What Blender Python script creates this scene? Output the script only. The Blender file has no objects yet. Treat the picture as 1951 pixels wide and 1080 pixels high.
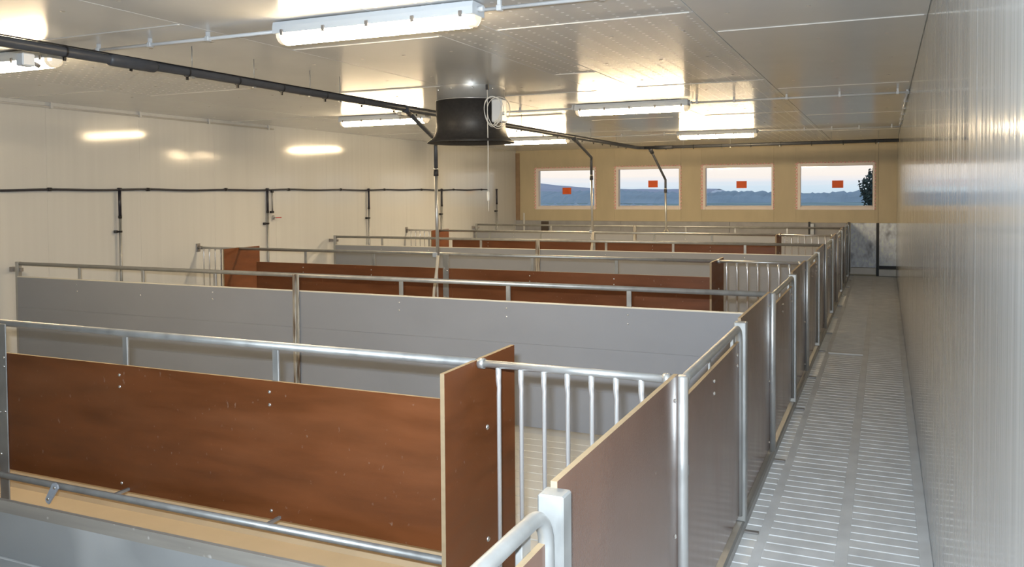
import bpy, math, random
from mathutils import Vector, Matrix
random.seed(7)
scn = bpy.context.scene
C = scn.collection

# ------------------------------------------------------------------ camera
F_PX, PY, YAW, PITCH, ROLL, EYE = 1600.17, 416.04, 0.4181, -0.0310, -0.0070, 1.65
cam_d = bpy.data.cameras.new('camera')
cam = bpy.data.objects.new('camera', cam_d)
C.objects.link(cam)
fw = Vector((-math.sin(YAW) * math.cos(PITCH), math.cos(YAW) * math.cos(PITCH), math.sin(PITCH)))
rt = Vector((math.cos(YAW), math.sin(YAW), 0))
up = rt.cross(fw)
r2 = rt * math.cos(ROLL) + up * math.sin(ROLL)
u2 = up * math.cos(ROLL) - rt * math.sin(ROLL)
m = Matrix((r2, u2, -fw)).transposed().to_4x4()
m.translation = Vector((0, 0, EYE))
cam.matrix_world = m
cam_d.sensor_fit = 'HORIZONTAL'
cam_d.sensor_width = 36.0
cam_d.lens = 36.0 * F_PX / 1951.0
cam_d.shift_y = -(540.0 - PY) / 1951.0
cam_d.clip_start = 0.02
cam_d.clip_end = 5000
scn.camera = cam

# ------------------------------------------------------------------ view and world
scn.view_settings.view_transform = 'Standard'
scn.view_settings.look = 'None'
scn.view_settings.exposure = 0.0
scn.view_settings.gamma = 1.0
scn.view_settings.use_curve_mapping = False
scn.cycles.use_denoising = True
scn.cycles.max_bounces = 10
scn.cycles.diffuse_bounces = 5
scn.cycles.glossy_bounces = 4
scn.cycles.transparent_max_bounces = 12
scn.cycles.sample_clamp_indirect = 6.0
scn.cycles.caustics_reflective = False
scn.cycles.caustics_refractive = False

LAMP_STRENGTH = 92.0
LAMP_ROWS = (0.92, 1.0, 1.75)                # strength per row; farthest row boosted only to brighten the far end
LAMP_COLOR = (1.0, 0.765, 0.46)
FLASH_W = 112.0

world = bpy.data.worlds.new('dusk_sky')
scn.world = world
world.use_nodes = True
wn, wl = world.node_tree.nodes, world.node_tree.links
wn.clear()
tc = wn.new('ShaderNodeTexCoord')
sx = wn.new('ShaderNodeSeparateXYZ')
mp = wn.new('ShaderNodeMapping')
mp.inputs['Scale'].default_value = (2.0, 2.0, 60.0)
nz = wn.new('ShaderNodeTexNoise')
nz.inputs['Scale'].default_value = 3.0
nz.inputs['Detail'].default_value = 3.0
ad = wn.new('ShaderNodeMath'); ad.operation = 'MULTIPLY_ADD'
ad.inputs[1].default_value = 0.012
rmp = wn.new('ShaderNodeValToRGB')
cr = rmp.color_ramp
cr.elements[0].position = 0.0
cr.elements[0].color = (0.62, 0.74, 0.85, 1)
cr.elements[1].position = 1.0
cr.elements[1].color = (0.26, 0.36, 0.54, 1)
for p, c in ((0.010, (0.66, 0.77, 0.87)), (0.017, (0.82, 0.82, 0.87)), (0.024, (1.0, 0.89, 0.82)),
             (0.045, (1.0, 0.94, 0.88)), (0.12, (0.85, 0.84, 0.86)), (0.35, (0.50, 0.58, 0.70))):
    e = cr.elements.new(p)
    e.color = (*c, 1)
bg = wn.new('ShaderNodeBackground')
bg.inputs['Strength'].default_value = 1.1
wo = wn.new('ShaderNodeOutputWorld')
wl.new(tc.outputs['Generated'], sx.inputs[0])
wl.new(tc.outputs['Generated'], mp.inputs[0])
wl.new(mp.outputs[0], nz.inputs['Vector'])
wl.new(nz.outputs[0], ad.inputs[0])
wl.new(sx.outputs['Z'], ad.inputs[2])
wl.new(ad.outputs[0], rmp.inputs[0])
wl.new(rmp.outputs[0], bg.inputs['Color'])
wl.new(bg.outputs[0], wo.inputs['Surface'])

# the camera's own flash gun, just above and left of the lens
fl = bpy.data.lights.new('camera_flash', 'AREA')
fl.shape = 'RECTANGLE'
fl.size = 0.06
fl.size_y = 0.03
fl.energy = FLASH_W
fl.color = (0.80, 0.91, 1.0)
fl.spread = math.radians(118)
flo = bpy.data.objects.new('camera_flash', fl)
C.objects.link(flo)
fm = m.copy()
fm.translation = Vector((0, 0, EYE)) + u2 * 0.10 - r2 * 0.05
flo.matrix_world = fm


# ------------------------------------------------------------------ materials
def new_mat(name):
    mt = bpy.data.materials.new(name)
    mt.use_nodes = True
    n, l = mt.node_tree.nodes, mt.node_tree.links
    return mt, n, l, n['Principled BSDF']


def plain(name, col, rough=0.5, metal=0.0, var=0.0, vscale=8.0, stretch=(1, 1, 1), bump=0.0, bscale=60.0,
          bstretch=None, spots=None, rvar=0.0, spec=0.5, detail=4.0):
    """principled surface: colour varied by stretched noise, fine relief, optional light or dark specks"""
    mt, n, l, b = new_mat(name)
    b.inputs['Base Color'].default_value = (*col, 1)
    b.inputs['Roughness'].default_value = rough
    b.inputs['Metallic'].default_value = metal
    b.inputs['Specular IOR Level'].default_value = spec
    geo = n.new('ShaderNodeNewGeometry')

    def noise(scale, st, det=4.0):
        mpn = n.new('ShaderNodeMapping')
        mpn.inputs['Scale'].default_value = st
        t = n.new('ShaderNodeTexNoise')
        t.inputs['Scale'].default_value = scale
        t.inputs['Detail'].default_value = det
        l.new(geo.outputs['Position'], mpn.inputs[0])
        l.new(mpn.outputs[0], t.inputs['Vector'])
        return t
    last = None
    if var > 0 or rvar > 0:
        t = noise(vscale, stretch, detail)
        if var > 0:
            mr = n.new('ShaderNodeMapRange')
            mr.inputs['From Min'].default_value = 0.25
            mr.inputs['From Max'].default_value = 0.75
            mr.inputs['To Min'].default_value = 1.0 - var
            mr.inputs['To Max'].default_value = 1.0 + var
            l.new(t.outputs[0], mr.inputs[0])
            mx = n.new('ShaderNodeMix'); mx.data_type = 'RGBA'; mx.blend_type = 'MULTIPLY'
            mx.inputs[0].default_value = 1.0
            mx.inputs[6].default_value = (*col, 1)
            l.new(mr.outputs[0], mx.inputs[7])
            last = mx.outputs[2]
        if rvar > 0:
            mr = n.new('ShaderNodeMapRange')
            mr.inputs['From Min'].default_value = 0.3
            mr.inputs['From Max'].default_value = 0.7
            mr.inputs['To Min'].default_value = max(0.02, rough - rvar)
            mr.inputs['To Max'].default_value = rough + rvar
            l.new(t.outputs[0], mr.inputs[0])
            l.new(mr.outputs[0], b.inputs['Roughness'])
    for sp in (spots or []):
        scol, sscale, lo, hi, sst, amt = sp
        t = noise(sscale, sst, 2.0)
        mr = n.new('ShaderNodeMapRange')
        mr.inputs['From Min'].default_value = lo
        mr.inputs['From Max'].default_value = hi
        mr.inputs['To Min'].default_value = 0.0
        mr.inputs['To Max'].default_value = amt
        l.new(t.outputs[0], mr.inputs[0])
        mx = n.new('ShaderNodeMix'); mx.data_type = 'RGBA'
        mx.inputs[6].default_value = (*col, 1)
        if last is not None:
            l.new(last, mx.inputs[6])
        mx.inputs[7].default_value = (*scol, 1)
        l.new(mr.outputs[0], mx.inputs[0])
        last = mx.outputs[2]
    if last is not None:
        l.new(last, b.inputs['Base Color'])
    if bump > 0:
        t = noise(bscale, bstretch or (1, 1, 1), 3.0)
        bp = n.new('ShaderNodeBump')
        bp.inputs['Strength'].default_value = bump
        bp.inputs['Distance'].default_value = 0.002
        l.new(t.outputs[0], bp.inputs['Height'])
        l.new(bp.outputs[0], b.inputs['Normal'])
    return mt


M = {}
M['ceiling'] = plain('lacquered_sheet_ceiling', (0.69, 0.70, 0.70), 0.19, 0.0, 0.03, 3.0, bump=0.03, bscale=9.0, spec=0.9)
M['ceiling_slab'] = plain('ceiling_backing', (0.62, 0.60, 0.56), 0.6)
M['joint'] = plain('white_joint_strip', (0.70, 0.69, 0.66), 0.35)
M['dot'] = plain('white_perforation', (0.95, 0.95, 0.94), 0.5)
M['screw'] = plain('fastener_head', (0.55, 0.53, 0.5), 0.3, 0.6)
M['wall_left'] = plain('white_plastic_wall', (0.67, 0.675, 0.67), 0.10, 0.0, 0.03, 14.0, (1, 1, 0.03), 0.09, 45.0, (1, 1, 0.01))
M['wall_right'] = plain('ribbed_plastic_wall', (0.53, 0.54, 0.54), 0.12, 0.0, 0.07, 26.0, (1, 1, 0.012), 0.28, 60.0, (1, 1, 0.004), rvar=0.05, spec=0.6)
M['wall_back'] = plain('insulation_board', (0.55, 0.465, 0.305), 0.5, 0.0, 0.06, 5.0, (1, 1, 0.3), 0.1, 40.0)
M['band'] = plain('grey_cement_board', (0.36, 0.355, 0.36), 0.5, 0.0, 0.12, 6.0)
M['lit_board'] = plain('blue_lit_mottled_board', (0.80, 0.88, 1.0), 0.7, 0.0, 0.22, 22.0, (1, 1, 0.6), 0.3, 60.0,  # base colour brightened and blued to carry the light falling here
                     spots=[((0.16, 0.18, 0.25), 6.0, 0.55, 0.75, (1, 1, 0.7), 0.8)])
M['sill'] = plain('white_sill', (0.74, 0.73, 0.70), 0.5, 0, 0.05)
M['dark'] = plain('dark_rubber', (0.03, 0.03, 0.033), 0.55)
M['brown_trim'] = plain('brown_corner_board', (0.30, 0.20, 0.12), 0.6, 0, 0.15, 9.0)
M['floor'] = plain('grey_floor', (0.43, 0.445, 0.455), 0.5, 0.0, 0.10, 3.2, (1, 0.5, 1), 0.15, 50.0,
                   spots=[((0.72, 0.73, 0.73), 1.8, 0.62, 0.78, (1, 0.5, 1), 0.45), ((0.30, 0.31, 0.32), 5.0, 0.64, 0.8, (1, 1, 1), 0.5)], rvar=0.08)
M['slat'] = plain('corridor_slat', (0.78, 0.79, 0.795), 0.42, 0.0, 0.12, 7.0, (1, 0.7, 1), 0.12, 80.0,
                  spots=[((0.50, 0.51, 0.515), 4.0, 0.58, 0.8, (1, 0.6, 1), 0.35)], rvar=0.08)
M['slot'] = plain('flashlit_slot', (0.76, 0.77, 0.77), 0.7, 0.0, 0.10, 10.0)  # pale colour stands in for slot edges catching the flash
M['pen_floor'] = plain('pen_floor_slat', (0.50, 0.50, 0.48), 0.5, 0.0, 0.06, 6.0)
M['ply'] = plain('brown_film_plywood', (0.150, 0.046, 0.013), 0.42, 0.0, 0.22, 3.0, (1, 1, 5), 0.10, 260.0, (0.35, 0.35, 1),
                 spots=[((0.36, 0.27, 0.21), 48.0, 0.70, 0.78, (1, 1, 0.7), 0.4),
                        ((0.22, 0.085, 0.035), 2.2, 0.50, 0.80, (0.6, 1, 1.6), 0.5)], rvar=0.06)
M['fence_ply'] = plain('brown_film_ply_sheen', (0.155, 0.085, 0.058), 0.16, 0.0, 0.12, 5.0, (1, 1, 0.35), 0.10, 200.0, (1, 1, 1),  # grey sheen of the reflected floor mixed into the brown base colour
                       spots=[((0.50, 0.46, 0.42), 40.0, 0.76, 0.84, (1, 1, 0.5), 0.5)], rvar=0.05, spec=0.7)
M['ply_edge'] = plain('plywood_edge', (0.32, 0.235, 0.14), 0.6, 0.0, 0.10, 30.0)
M['grey_panel'] = plain('grey_plastic_plank', (0.24, 0.252, 0.28), 0.36, 0.0, 0.04, 4.0, (0.5, 1, 1), 0.05, 120.0)
M['panel_edge'] = plain('pale_plank_edge', (0.62, 0.59, 0.52), 0.5)
M['steel'] = plain('brushed_stainless', (0.54, 0.54, 0.53), 0.38, 0.7, 0.06, 14.0, (1, 1, 1), 0.05, 200.0, rvar=0.07)
M['galv'] = plain('galvanised_steel', (0.38, 0.385, 0.38), 0.44, 0.62, 0.14, 16.0, (1, 1, 0.6), 0.08, 120.0, rvar=0.08)
M['rusty'] = plain('stained_galvanised_steel', (0.50, 0.48, 0.43), 0.5, 0.7, 0.15, 12.0, (1, 1, 0.5), 0.1, 100.0,
                   spots=[((0.13, 0.08, 0.05), 16.0, 0.50, 0.64, (2.0, 2.0, 0.22), 0.9)])
M['chrome'] = plain('polished_tube', (0.80, 0.795, 0.79), 0.26, 0.65)
M['bolt'] = plain('zinc_bolt', (0.78, 0.77, 0.74), 0.22, 0.9)
M['pvc_dark'] = plain('dark_grey_pipe', (0.052, 0.056, 0.066), 0.42, 0.0, 0.12, 20.0)
M['tie'] = plain('black_cable_tie', (0.008, 0.008, 0.01), 0.4)
M['blackpipe'] = plain('black_water_pipe', (0.018, 0.018, 0.03), 0.4)
M['duct'] = plain('black_fan_duct', (0.030, 0.027, 0.025), 0.46, 0.0, 0.3, 40.0, (1, 1, 1), 0.25, 160.0,
                  spots=[((0.16, 0.14, 0.12), 60.0, 0.68, 0.80, (1, 1, 1.4), 0.5)])
M['white_plastic'] = plain('white_plastic', (0.62, 0.63, 0.64), 0.35)
M['housing'] = plain('lamp_housing', (0.60, 0.63, 0.66), 0.4)
M['clip'] = plain('grey_clip', (0.30, 0.28, 0.27), 0.4, 0.5)
M['cord'] = plain('pale_cord', (0.72, 0.69, 0.62), 0.6)
M['blue_plastic'] = plain('pale_grey_plastic_link', (0.42, 0.46, 0.52), 0.4)
M['hose'] = plain('beige_pipe', (0.62, 0.56, 0.46), 0.45)
M['red'] = plain('red_handle', (0.42, 0.02, 0.03), 0.4)
M['orange'] = plain('orange_paper', (0.86, 0.13, 0.02), 0.6)
M['frame'] = plain('window_frame', (0.86, 0.77, 0.71), 0.4, 0, 0.03)
M['tape'] = plain('pink_white_tape', (0.82, 0.52, 0.46), 0.6, 0, 0.0, spots=[((0.45, 0.12, 0.12), 40.0, 0.52, 0.58, (1, 1, 1), 0.6)])
M['trough'] = plain('pale_concrete_trough', (0.33, 0.34, 0.345), 0.5, 0.0, 0.08, 4.0, (0.5, 1, 1), 0.15, 60.0,
                    spots=[((0.75, 0.76, 0.76), 1.4, 0.60, 0.75, (1, 1, 1), 0.5)])
M['trough_in'] = plain('beige_trough_inside', (0.42, 0.335, 0.225), 0.5, 0.0, 0.08, 4.0)
M['lip'] = plain('grey_trough_lip', (0.37, 0.345, 0.31), 0.5, 0.1, 0.12, 8.0, (0.3, 1, 4), 0.1, 60.0,
                 spots=[((0.75, 0.74, 0.72), 18.0, 0.68, 0.76, (1, 1, 1), 0.8)])
M['dark_board'] = plain('dark_weathered_board', (0.075, 0.055, 0.042), 0.6, 0, 0.2, 9.0)
M['foliage'] = plain('tree_leaves', (0.055, 0.085, 0.075), 0.8, 0, 0.3, 1.5)
M['far_hill'] = plain('hazed_moorland', (0.45, 0.48, 0.58), 0.9, 0, 0.08, 0.02)  # pale blue of distance haze mixed into the base colour
M['woods'] = plain('wooded_ridge', (0.36, 0.46, 0.53), 0.9, 0, 0.22, 0.05, (1, 1, 3), detail=6.0)  # haze over the trees is painted into this pale blue-green
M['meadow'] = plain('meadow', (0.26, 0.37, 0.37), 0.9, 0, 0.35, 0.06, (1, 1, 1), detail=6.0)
M['trunk'] = plain('bark', (0.06, 0.045, 0.035), 0.9)

for k_, f_ in enumerate(LAMP_ROWS):
    mt, n, l, b = new_mat('lamp_diffuser')
    b.inputs['Base Color'].default_value = (0.8, 0.8, 0.78, 1)
    b.inputs['Emission Color'].default_value = (*LAMP_COLOR, 1)
    b.inputs['Emission Strength'].default_value = LAMP_STRENGTH * f_
    M['lamp%d' % k_] = mt
mt, n, l, b = new_mat('clear_end_cap')
b.inputs['Base Color'].default_value = (0.9, 0.85, 0.75, 1)
b.inputs['Roughness'].default_value = 0.15
b.inputs['Emission Color'].default_value = (*LAMP_COLOR, 1)
b.inputs['Emission Strength'].default_value = 0.45
M['lamp_end'] = mt
mt, n, l, b = new_mat('window_glass')
n.remove(b)
tr = n.new('ShaderNodeBsdfTransparent')
tr.inputs[0].default_value = (0.97, 0.985, 0.985, 1)
gl = n.new('ShaderNodeBsdfGlossy')
gl.inputs['Roughness'].default_value = 0.02
fr = n.new('ShaderNodeFresnel')
fr.inputs['IOR'].default_value = 1.35
mxs = n.new('ShaderNodeMixShader')
l.new(fr.outputs[0], mxs.inputs[0])
l.new(tr.outputs[0], mxs.inputs[1])
l.new(gl.outputs[0], mxs.inputs[2])
l.new(mxs.outputs[0], n['Material Output'].inputs['Surface'])
M['glass'] = mt


# ------------------------------------------------------------------ mesh helpers
class MB:
    """collects boxes, tubes and lathes for one mesh object"""

    def __init__(self):
        self.v, self.f, self.s = [], [], []

    def _add(self, vs, fs, smooth=False):
        o = len(self.v)
        self.v += [tuple(p) for p in vs]
        self.f += [tuple(i + o for i in q) for q in fs]
        self.s += [smooth] * len(fs)
        return self

    def box(self, x0, x1, y0, y1, z0, z1, c=0.0):
        if x1 < x0: x0, x1 = x1, x0
        if y1 < y0: y0, y1 = y1, y0
        if z1 < z0: z0, z1 = z1, z0
        c = min(c, 0.49 * min(x1 - x0, y1 - y0, z1 - z0))
        if c <= 0:
            vs = [(x, y, z) for z in (z0, z1) for y in (y0, y1) for x in (x0, x1)]
            fs = [(0, 2, 3, 1), (4, 5, 7, 6), (0, 1, 5, 4), (2, 6, 7, 3), (0, 4, 6, 2), (1, 3, 7, 5)]
            return self._add(vs, fs)
        lo, hi = (x0, y0, z0), (x1, y1, z1)
        vs, idx = [], {}
        for ix in (0, 1):
            for iy in (0, 1):
                for iz in (0, 1):
                    base = [(lo, hi)[k][j] for j, k in enumerate((ix, iy, iz))]
                    inn = [base[j] + (c if (ix, iy, iz)[j] == 0 else -c) for j in range(3)]
                    for a in range(3):
                        p = list(inn)
                        p[a] = base[a]
                        idx[(ix, iy, iz, a)] = len(vs)
                        vs.append(p)
        fs = []
        for a in range(3):
            b_, c_ = (a + 1) % 3, (a + 2) % 3
            for s in (0, 1):
                q = []
                for sb, sc in ((0, 0), (1, 0), (1, 1), (0, 1)):
                    k = [0, 0, 0]
                    k[a], k[b_], k[c_] = s, sb, sc
                    q.append(idx[(*k, a)])
                fs.append(q if s else q[::-1])
            for sb in (0, 1):
                for sc in (0, 1):
                    k0, k1 = [0, 0, 0], [0, 0, 0]
                    k0[b_] = k1[b_] = sb
                    k0[c_] = k1[c_] = sc
                    k1[a] = 1
                    q = [idx[(*k0, b_)], idx[(*k1, b_)], idx[(*k1, c_)], idx[(*k0, c_)]]
                    fs.append(q if sb == sc else q[::-1])
        for ix in (0, 1):
            for iy in (0, 1):
                for iz in (0, 1):
                    q = [idx[(ix, iy, iz, a)] for a in range(3)]
                    fs.append(q if (ix + iy + iz) % 2 else q[::-1])
        return self._add(vs, fs)

    def prism(self, prof, axis, a0, a1):
        """closed profile of two coordinates extruded along axis ('x': profile is y,z; 'y': x,z; 'z': x,y)"""
        mk = {'x': lambda t, p: (t, p[0], p[1]), 'y': lambda t, p: (p[0], t, p[1]), 'z': lambda t, p: (p[0], p[1], t)}[axis]
        k = len(prof)
        vs = [mk(a0, p) for p in prof] + [mk(a1, p) for p in prof]
        fs = [(i, (i + 1) % k, k + (i + 1) % k, k + i) for i in range(k)]
        fs += [tuple(range(k))[::-1], tuple(range(k, 2 * k))]
        return self._add(vs, fs)

    def tube(self, pts, r, seg=10, caps=True, closed=False):
        pts = [Vector(p) for p in pts]
        k = len(pts)
        vs, fs = [], []
        nrm = None
        for i, p in enumerate(pts):
            if closed:
                t = (pts[(i + 1) % k] - pts[i - 1]).normalized()
            else:
                t = (pts[min(i + 1, k - 1)] - pts[max(i - 1, 0)]).normalized()
            if nrm is None:
                nrm = t.orthogonal().normalized()
            nrm = (nrm - t * nrm.dot(t)).normalized()
            bn = t.cross(nrm)
            rr = r[i] if isinstance(r, (list, tuple)) else r
            for s in range(seg):
                a = 2 * math.pi * s / seg
                vs.append(p + nrm * math.cos(a) * rr + bn * math.sin(a) * rr)
        rings = k if closed else k - 1
        for i in range(rings):
            j = (i + 1) % k
            for s in range(seg):
                s1 = (s + 1) % seg
                fs.append((i * seg + s, i * seg + s1, j * seg + s1, j * seg + s))
        self._add(vs, fs, True)
        if caps and not closed:
            o = len(self.v) - len(vs)
            self.f += [tuple(o + s for s in range(seg))[::-1], tuple(o + (k - 1) * seg + s for s in range(seg))]
            self.s += [False, False]
        return self

    def lathe(self, prof, cx, cy, seg=48):
        """prof: (radius, z) pairs turned round the vertical through cx, cy"""
        vs, fs = [], []
        k = len(prof)
        for s in range(seg):
            a = 2 * math.pi * s / seg
            for (r, z) in prof:
                vs.append((cx + r * math.cos(a), cy + r * math.sin(a), z))
        for s in range(seg):
            s1 = (s + 1) % seg
            for i in range(k - 1):
                fs.append((s * k + i, s1 * k + i, s1 * k + i + 1, s * k + i + 1))
        return self._add(vs, fs, True)

    def dome(self, p, axis, r, h=None, seg=8):
        """half-round bolt head standing on p along axis"""
        ax = Vector(axis).normalized()
        h = h or r * 0.7
        a1 = ax.orthogonal().normalized()
        a2 = ax.cross(a1)
        p = Vector(p)
        vs, fs = [], []
        for (rr, hh) in ((r, 0), (r * 0.92, h * 0.45), (r * 0.55, h * 0.85)):
            for s in range(seg):
                a = 2 * math.pi * s / seg
                vs.append(p + a1 * math.cos(a) * rr + a2 * math.sin(a) * rr + ax * hh)
        vs.append(p + ax * h)
        for i in range(2):
            for s in range(seg):
                s1 = (s + 1) % seg
                fs.append((i * seg + s, i * seg + s1, (i + 1) * seg + s1, (i + 1) * seg + s))
        for s in range(seg):
            fs.append((2 * seg + s, 2 * seg + (s + 1) % seg, 3 * seg))
        return self._add(vs, fs, True)

    def build(self, name, mat, parent=None, loc=None):
        me = bpy.data.meshes.new(name)
        me.from_pydata(self.v, [], self.f)
        for p, s in zip(me.polygons, self.s):
            p.use_smooth = s
        me.materials.append(M[mat] if isinstance(mat, str) else mat)
        me.update()
        o = bpy.data.objects.new(name, me)
        C.objects.link(o)
        if parent is not None:
            o.parent = parent
        if loc is not None:
            o.location = loc
        return o


def B(*a, **k):
    return MB().box(*a, **k)


def T(*a, **k):
    return MB().tube(*a, **k)


def share(o, parent=None, loc=(0, 0, 0), rot=None):
    """another object with the same mesh"""
    c = o.copy()
    C.objects.link(c)
    if parent is not None:
        c.parent = parent
    c.location = loc
    if rot:
        c.rotation_euler = rot
    return c


def thing(name, label, cat, loc=(0, 0, 0), group=None):
    o = bpy.data.objects.new(name, None)
    o.empty_display_size = 0.1
    C.objects.link(o)
    o.location = loc
    tag(o, label, cat, group)
    return o


def tag(o, label=None, cat=None, group=None):
    if label: o['label'] = label
    if cat: o['category'] = cat
    if group: o['group'] = group
    return o


def struct(o, label=None, cat=None):
    o['kind'] = 'structure'
    return tag(o, label, cat)


def copy_tree(o, loc, label, group=None):
    r = o.copy()
    C.objects.link(r)
    r.location = loc
    r['label'] = label
    if group: r['group'] = group
    for ch in list(o.children):
        c = ch.copy()
        C.objects.link(c)
        c.parent = r
        for g in list(ch.children):
            d = g.copy()
            C.objects.link(d)
            d.parent = c
    return r


bolt_protos = {}


def bolt(parent, p, axis, r=0.008):
    key = (tuple(axis), r)
    if key not in bolt_protos:
        bolt_protos[key] = MB().dome((0, 0, 0), axis, r).build('bolt', 'bolt', parent, p)
        return bolt_protos[key]
    return share(bolt_protos[key], parent, p)


# ------------------------------------------------------------------ room dimensions
XR, XL, YB, ZC, YF = 0.204, -7.667, 17.49, 2.584, -3.4
XF = -0.629                                   # the corridor fence
P0, PD = 0.314, 2.486                         # fence module start and pitch
WIN = [(-7.20 + 1.862 * i, -5.76 + 1.862 * i) for i in range(4)]
WZ0, WZ1 = 1.262, 2.190

# ------------------------------------------------------------------ floor
floor = struct(B(XL - .1, XR + .1, YF - .1, YB + .1, -0.12, -0.006).build('floor', 'slot'), 'pale concrete barn floor under pens and corridor', 'floor')
B(XL, XF - 0.02, YF, 2.50, -0.008, 0.0).build('floor_slab', 'floor', floor)
B(XL, XF - 0.02, 3.24, YB, -0.008, 0.0 - 0.003).build('floor_slab', 'floor', floor)
for a, bb in ((-0.545, -0.500), (-0.198, -0.142), (0.150, XR)):
    B(a, bb, YF, YB, -0.02, 0.0, c=0.002).build('rib', 'slat', floor)
cols = ((-0.627, -0.545), (-0.500, -0.198), (-0.142, 0.150))
PITCH_S = 0.092
near = {}
far = [MB(), MB(), MB()]
for ci, (a, bb) in enumerate(cols):
    y = 2.30
    k = 0
    while y < YB - 0.1:
        if y < 8.2:
            if ci not in near:
                near[ci] = B(a, bb, 0, PITCH_S - 0.010, -0.02, 0.0, c=0.001).build('slat', 'slat', floor, (0, y, 0))
            else:
                share(near[ci], floor, (0, y, random.uniform(-.0006, .0006)))
        else:
            far[ci].box(a, bb, y, y + PITCH_S - 0.010, -0.02, 0.0, c=0.001)
        y += PITCH_S
        k += 1
for ci, (a, bb) in enumerate(cols):
    far[ci].box(a, bb, YF, 2.295, -0.02, 0.0)
    o = far[ci].build('far_slats', 'slat', floor)
    o['kind'] = 'stuff'
# planked pen floor between the first two partitions and beyond
proto = None
for pen, (y0, y1) in enumerate(((3.26, 5.30), (5.44, 7.36), (8.24, 10.4))):
    y = y0
    while y < y1 - 0.12:
        if proto is None:
            proto = B(-3.2, XF - 0.03, 0, 0.118, -0.006, 0.004, c=0.002).build('floor_plank', 'pen_floor', floor, (0, y, 0))
        else:
            share(proto, floor, (0, y, random.uniform(-.001, .001)))
        y += 0.125

# ------------------------------------------------------------------ ceiling
ceil = struct(B(XL - .1, XR + .1, YF - .1, YB + .1, ZC + 0.012, ZC + 0.12).build('ceiling', 'ceiling_slab'), 'grey panelled barn ceiling with perforated strips', 'ceiling')
strips = [(-.92, XR, (2.02, 5.02, 8.05, 11.05, 14.1)), (-2.06, -.92, (1.4, 4.415, 7.35, 10.48, 13.5)),
          (-2.42, -2.06, (.3, 3.3, 6.28, 9.3, 12.3, 15.3)), (-3.53, -2.42, (1.45, 4.44, 7.45, 10.5, 13.5)),
          (-5.10, -3.53, (.5, 3.5, 6.5, 9.5, 12.5, 15.5)), (-6.35, -5.10, (2.9, 5.88, 8.9, 11.9, 14.9)),
          (XL, -6.35, (2.4, 5.4, 8.4, 11.4, 14.4))]
heads = MB()
for a, bb, ys in strips:
    edges = [YF] + list(ys) + [YB]
    for y0, y1 in zip(edges[:-1], edges[1:]):
        B(a + .0025, bb - .0025, y0 + .0025, y1 - .0025, ZC, ZC + 0.014, c=0.0015).build('ceiling_panel', 'ceiling', ceil)
        nx = 3 if bb - a > 0.9 else 1
        for i in range(nx):
            yy = y0 + 0.5
            while yy < y1 - 0.2:
                heads.lathe([(0.0, ZC - .003), (0.011, ZC - .002), (0.013, ZC + .001)], a + (bb - a) * (i + .5) / nx + random.uniform(-.03, .03), yy, 8)
                yy += 1.0
    for y in ys:
        MB().prism([(y - .009, ZC + .001), (y - .005, ZC - .004), (y + .005, ZC - .004), (y + .009, ZC + .001)], 'x', a + .02, bb - .02).build('joint_strip', 'joint', ceil)
o = heads.build('screw_heads', 'screw', ceil)
o['kind'] = 'stuff'
dots = MB()


def dot_field(x0, x1, y0, y1, r=0.0102):
    k = math.ceil((x0 + 1.885) / 0.115)
    while -1.885 + .115 * k < x1:
        j = math.ceil((y0 - 3.907) / .075)
        while 3.907 + .075 * j < y1:
            x, y = -1.885 + .115 * k, 3.907 + .075 * j
            dots._add([(x + r * math.cos(t * math.pi / 4), y + r * math.sin(t * math.pi / 4), ZC - 0.0012) for t in range(8)], [tuple(range(8))[::-1]])
            j += 1
        k += 1


dot_field(-2.02, -.94, 1.5, 17.2)
dot_field(-2.43, -2.08, 1.5, 6.24)
dot_field(-6.30, -5.14, 2.95, 5.84)
o = dots.build('perforations', 'dot', ceil)
o['kind'] = 'stuff'

# ------------------------------------------------------------------ walls
wl_ = struct(B(XL - .12, XL - .010, YF - .1, YB + .1, -0.1, ZC + .1).build('wall_left', 'wall_left'), 'white plastic clad long wall on the left', 'wall')
y = YF
while y < YB - .01:
    y1 = min(y + 1.15, YB)
    B(XL - .012, XL, y + .0005, y1 - .0005, 0, ZC, c=0.0006).build('wall_panel', 'wall_left', wl_)
    y = y1
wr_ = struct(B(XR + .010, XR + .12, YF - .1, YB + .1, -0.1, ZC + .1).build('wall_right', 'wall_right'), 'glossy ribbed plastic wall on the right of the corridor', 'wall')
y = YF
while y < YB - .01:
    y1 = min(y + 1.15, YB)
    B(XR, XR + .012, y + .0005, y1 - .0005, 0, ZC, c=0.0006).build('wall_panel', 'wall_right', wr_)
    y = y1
wf_ = struct(B(XL - .1, XR + .1, YF - .12, YF, -0.1, ZC + .1).build('wall_front', 'band'), 'grey end wall behind the camera', 'wall')  # unseen wall, made darker and set back to cut bounce light up front

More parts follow.
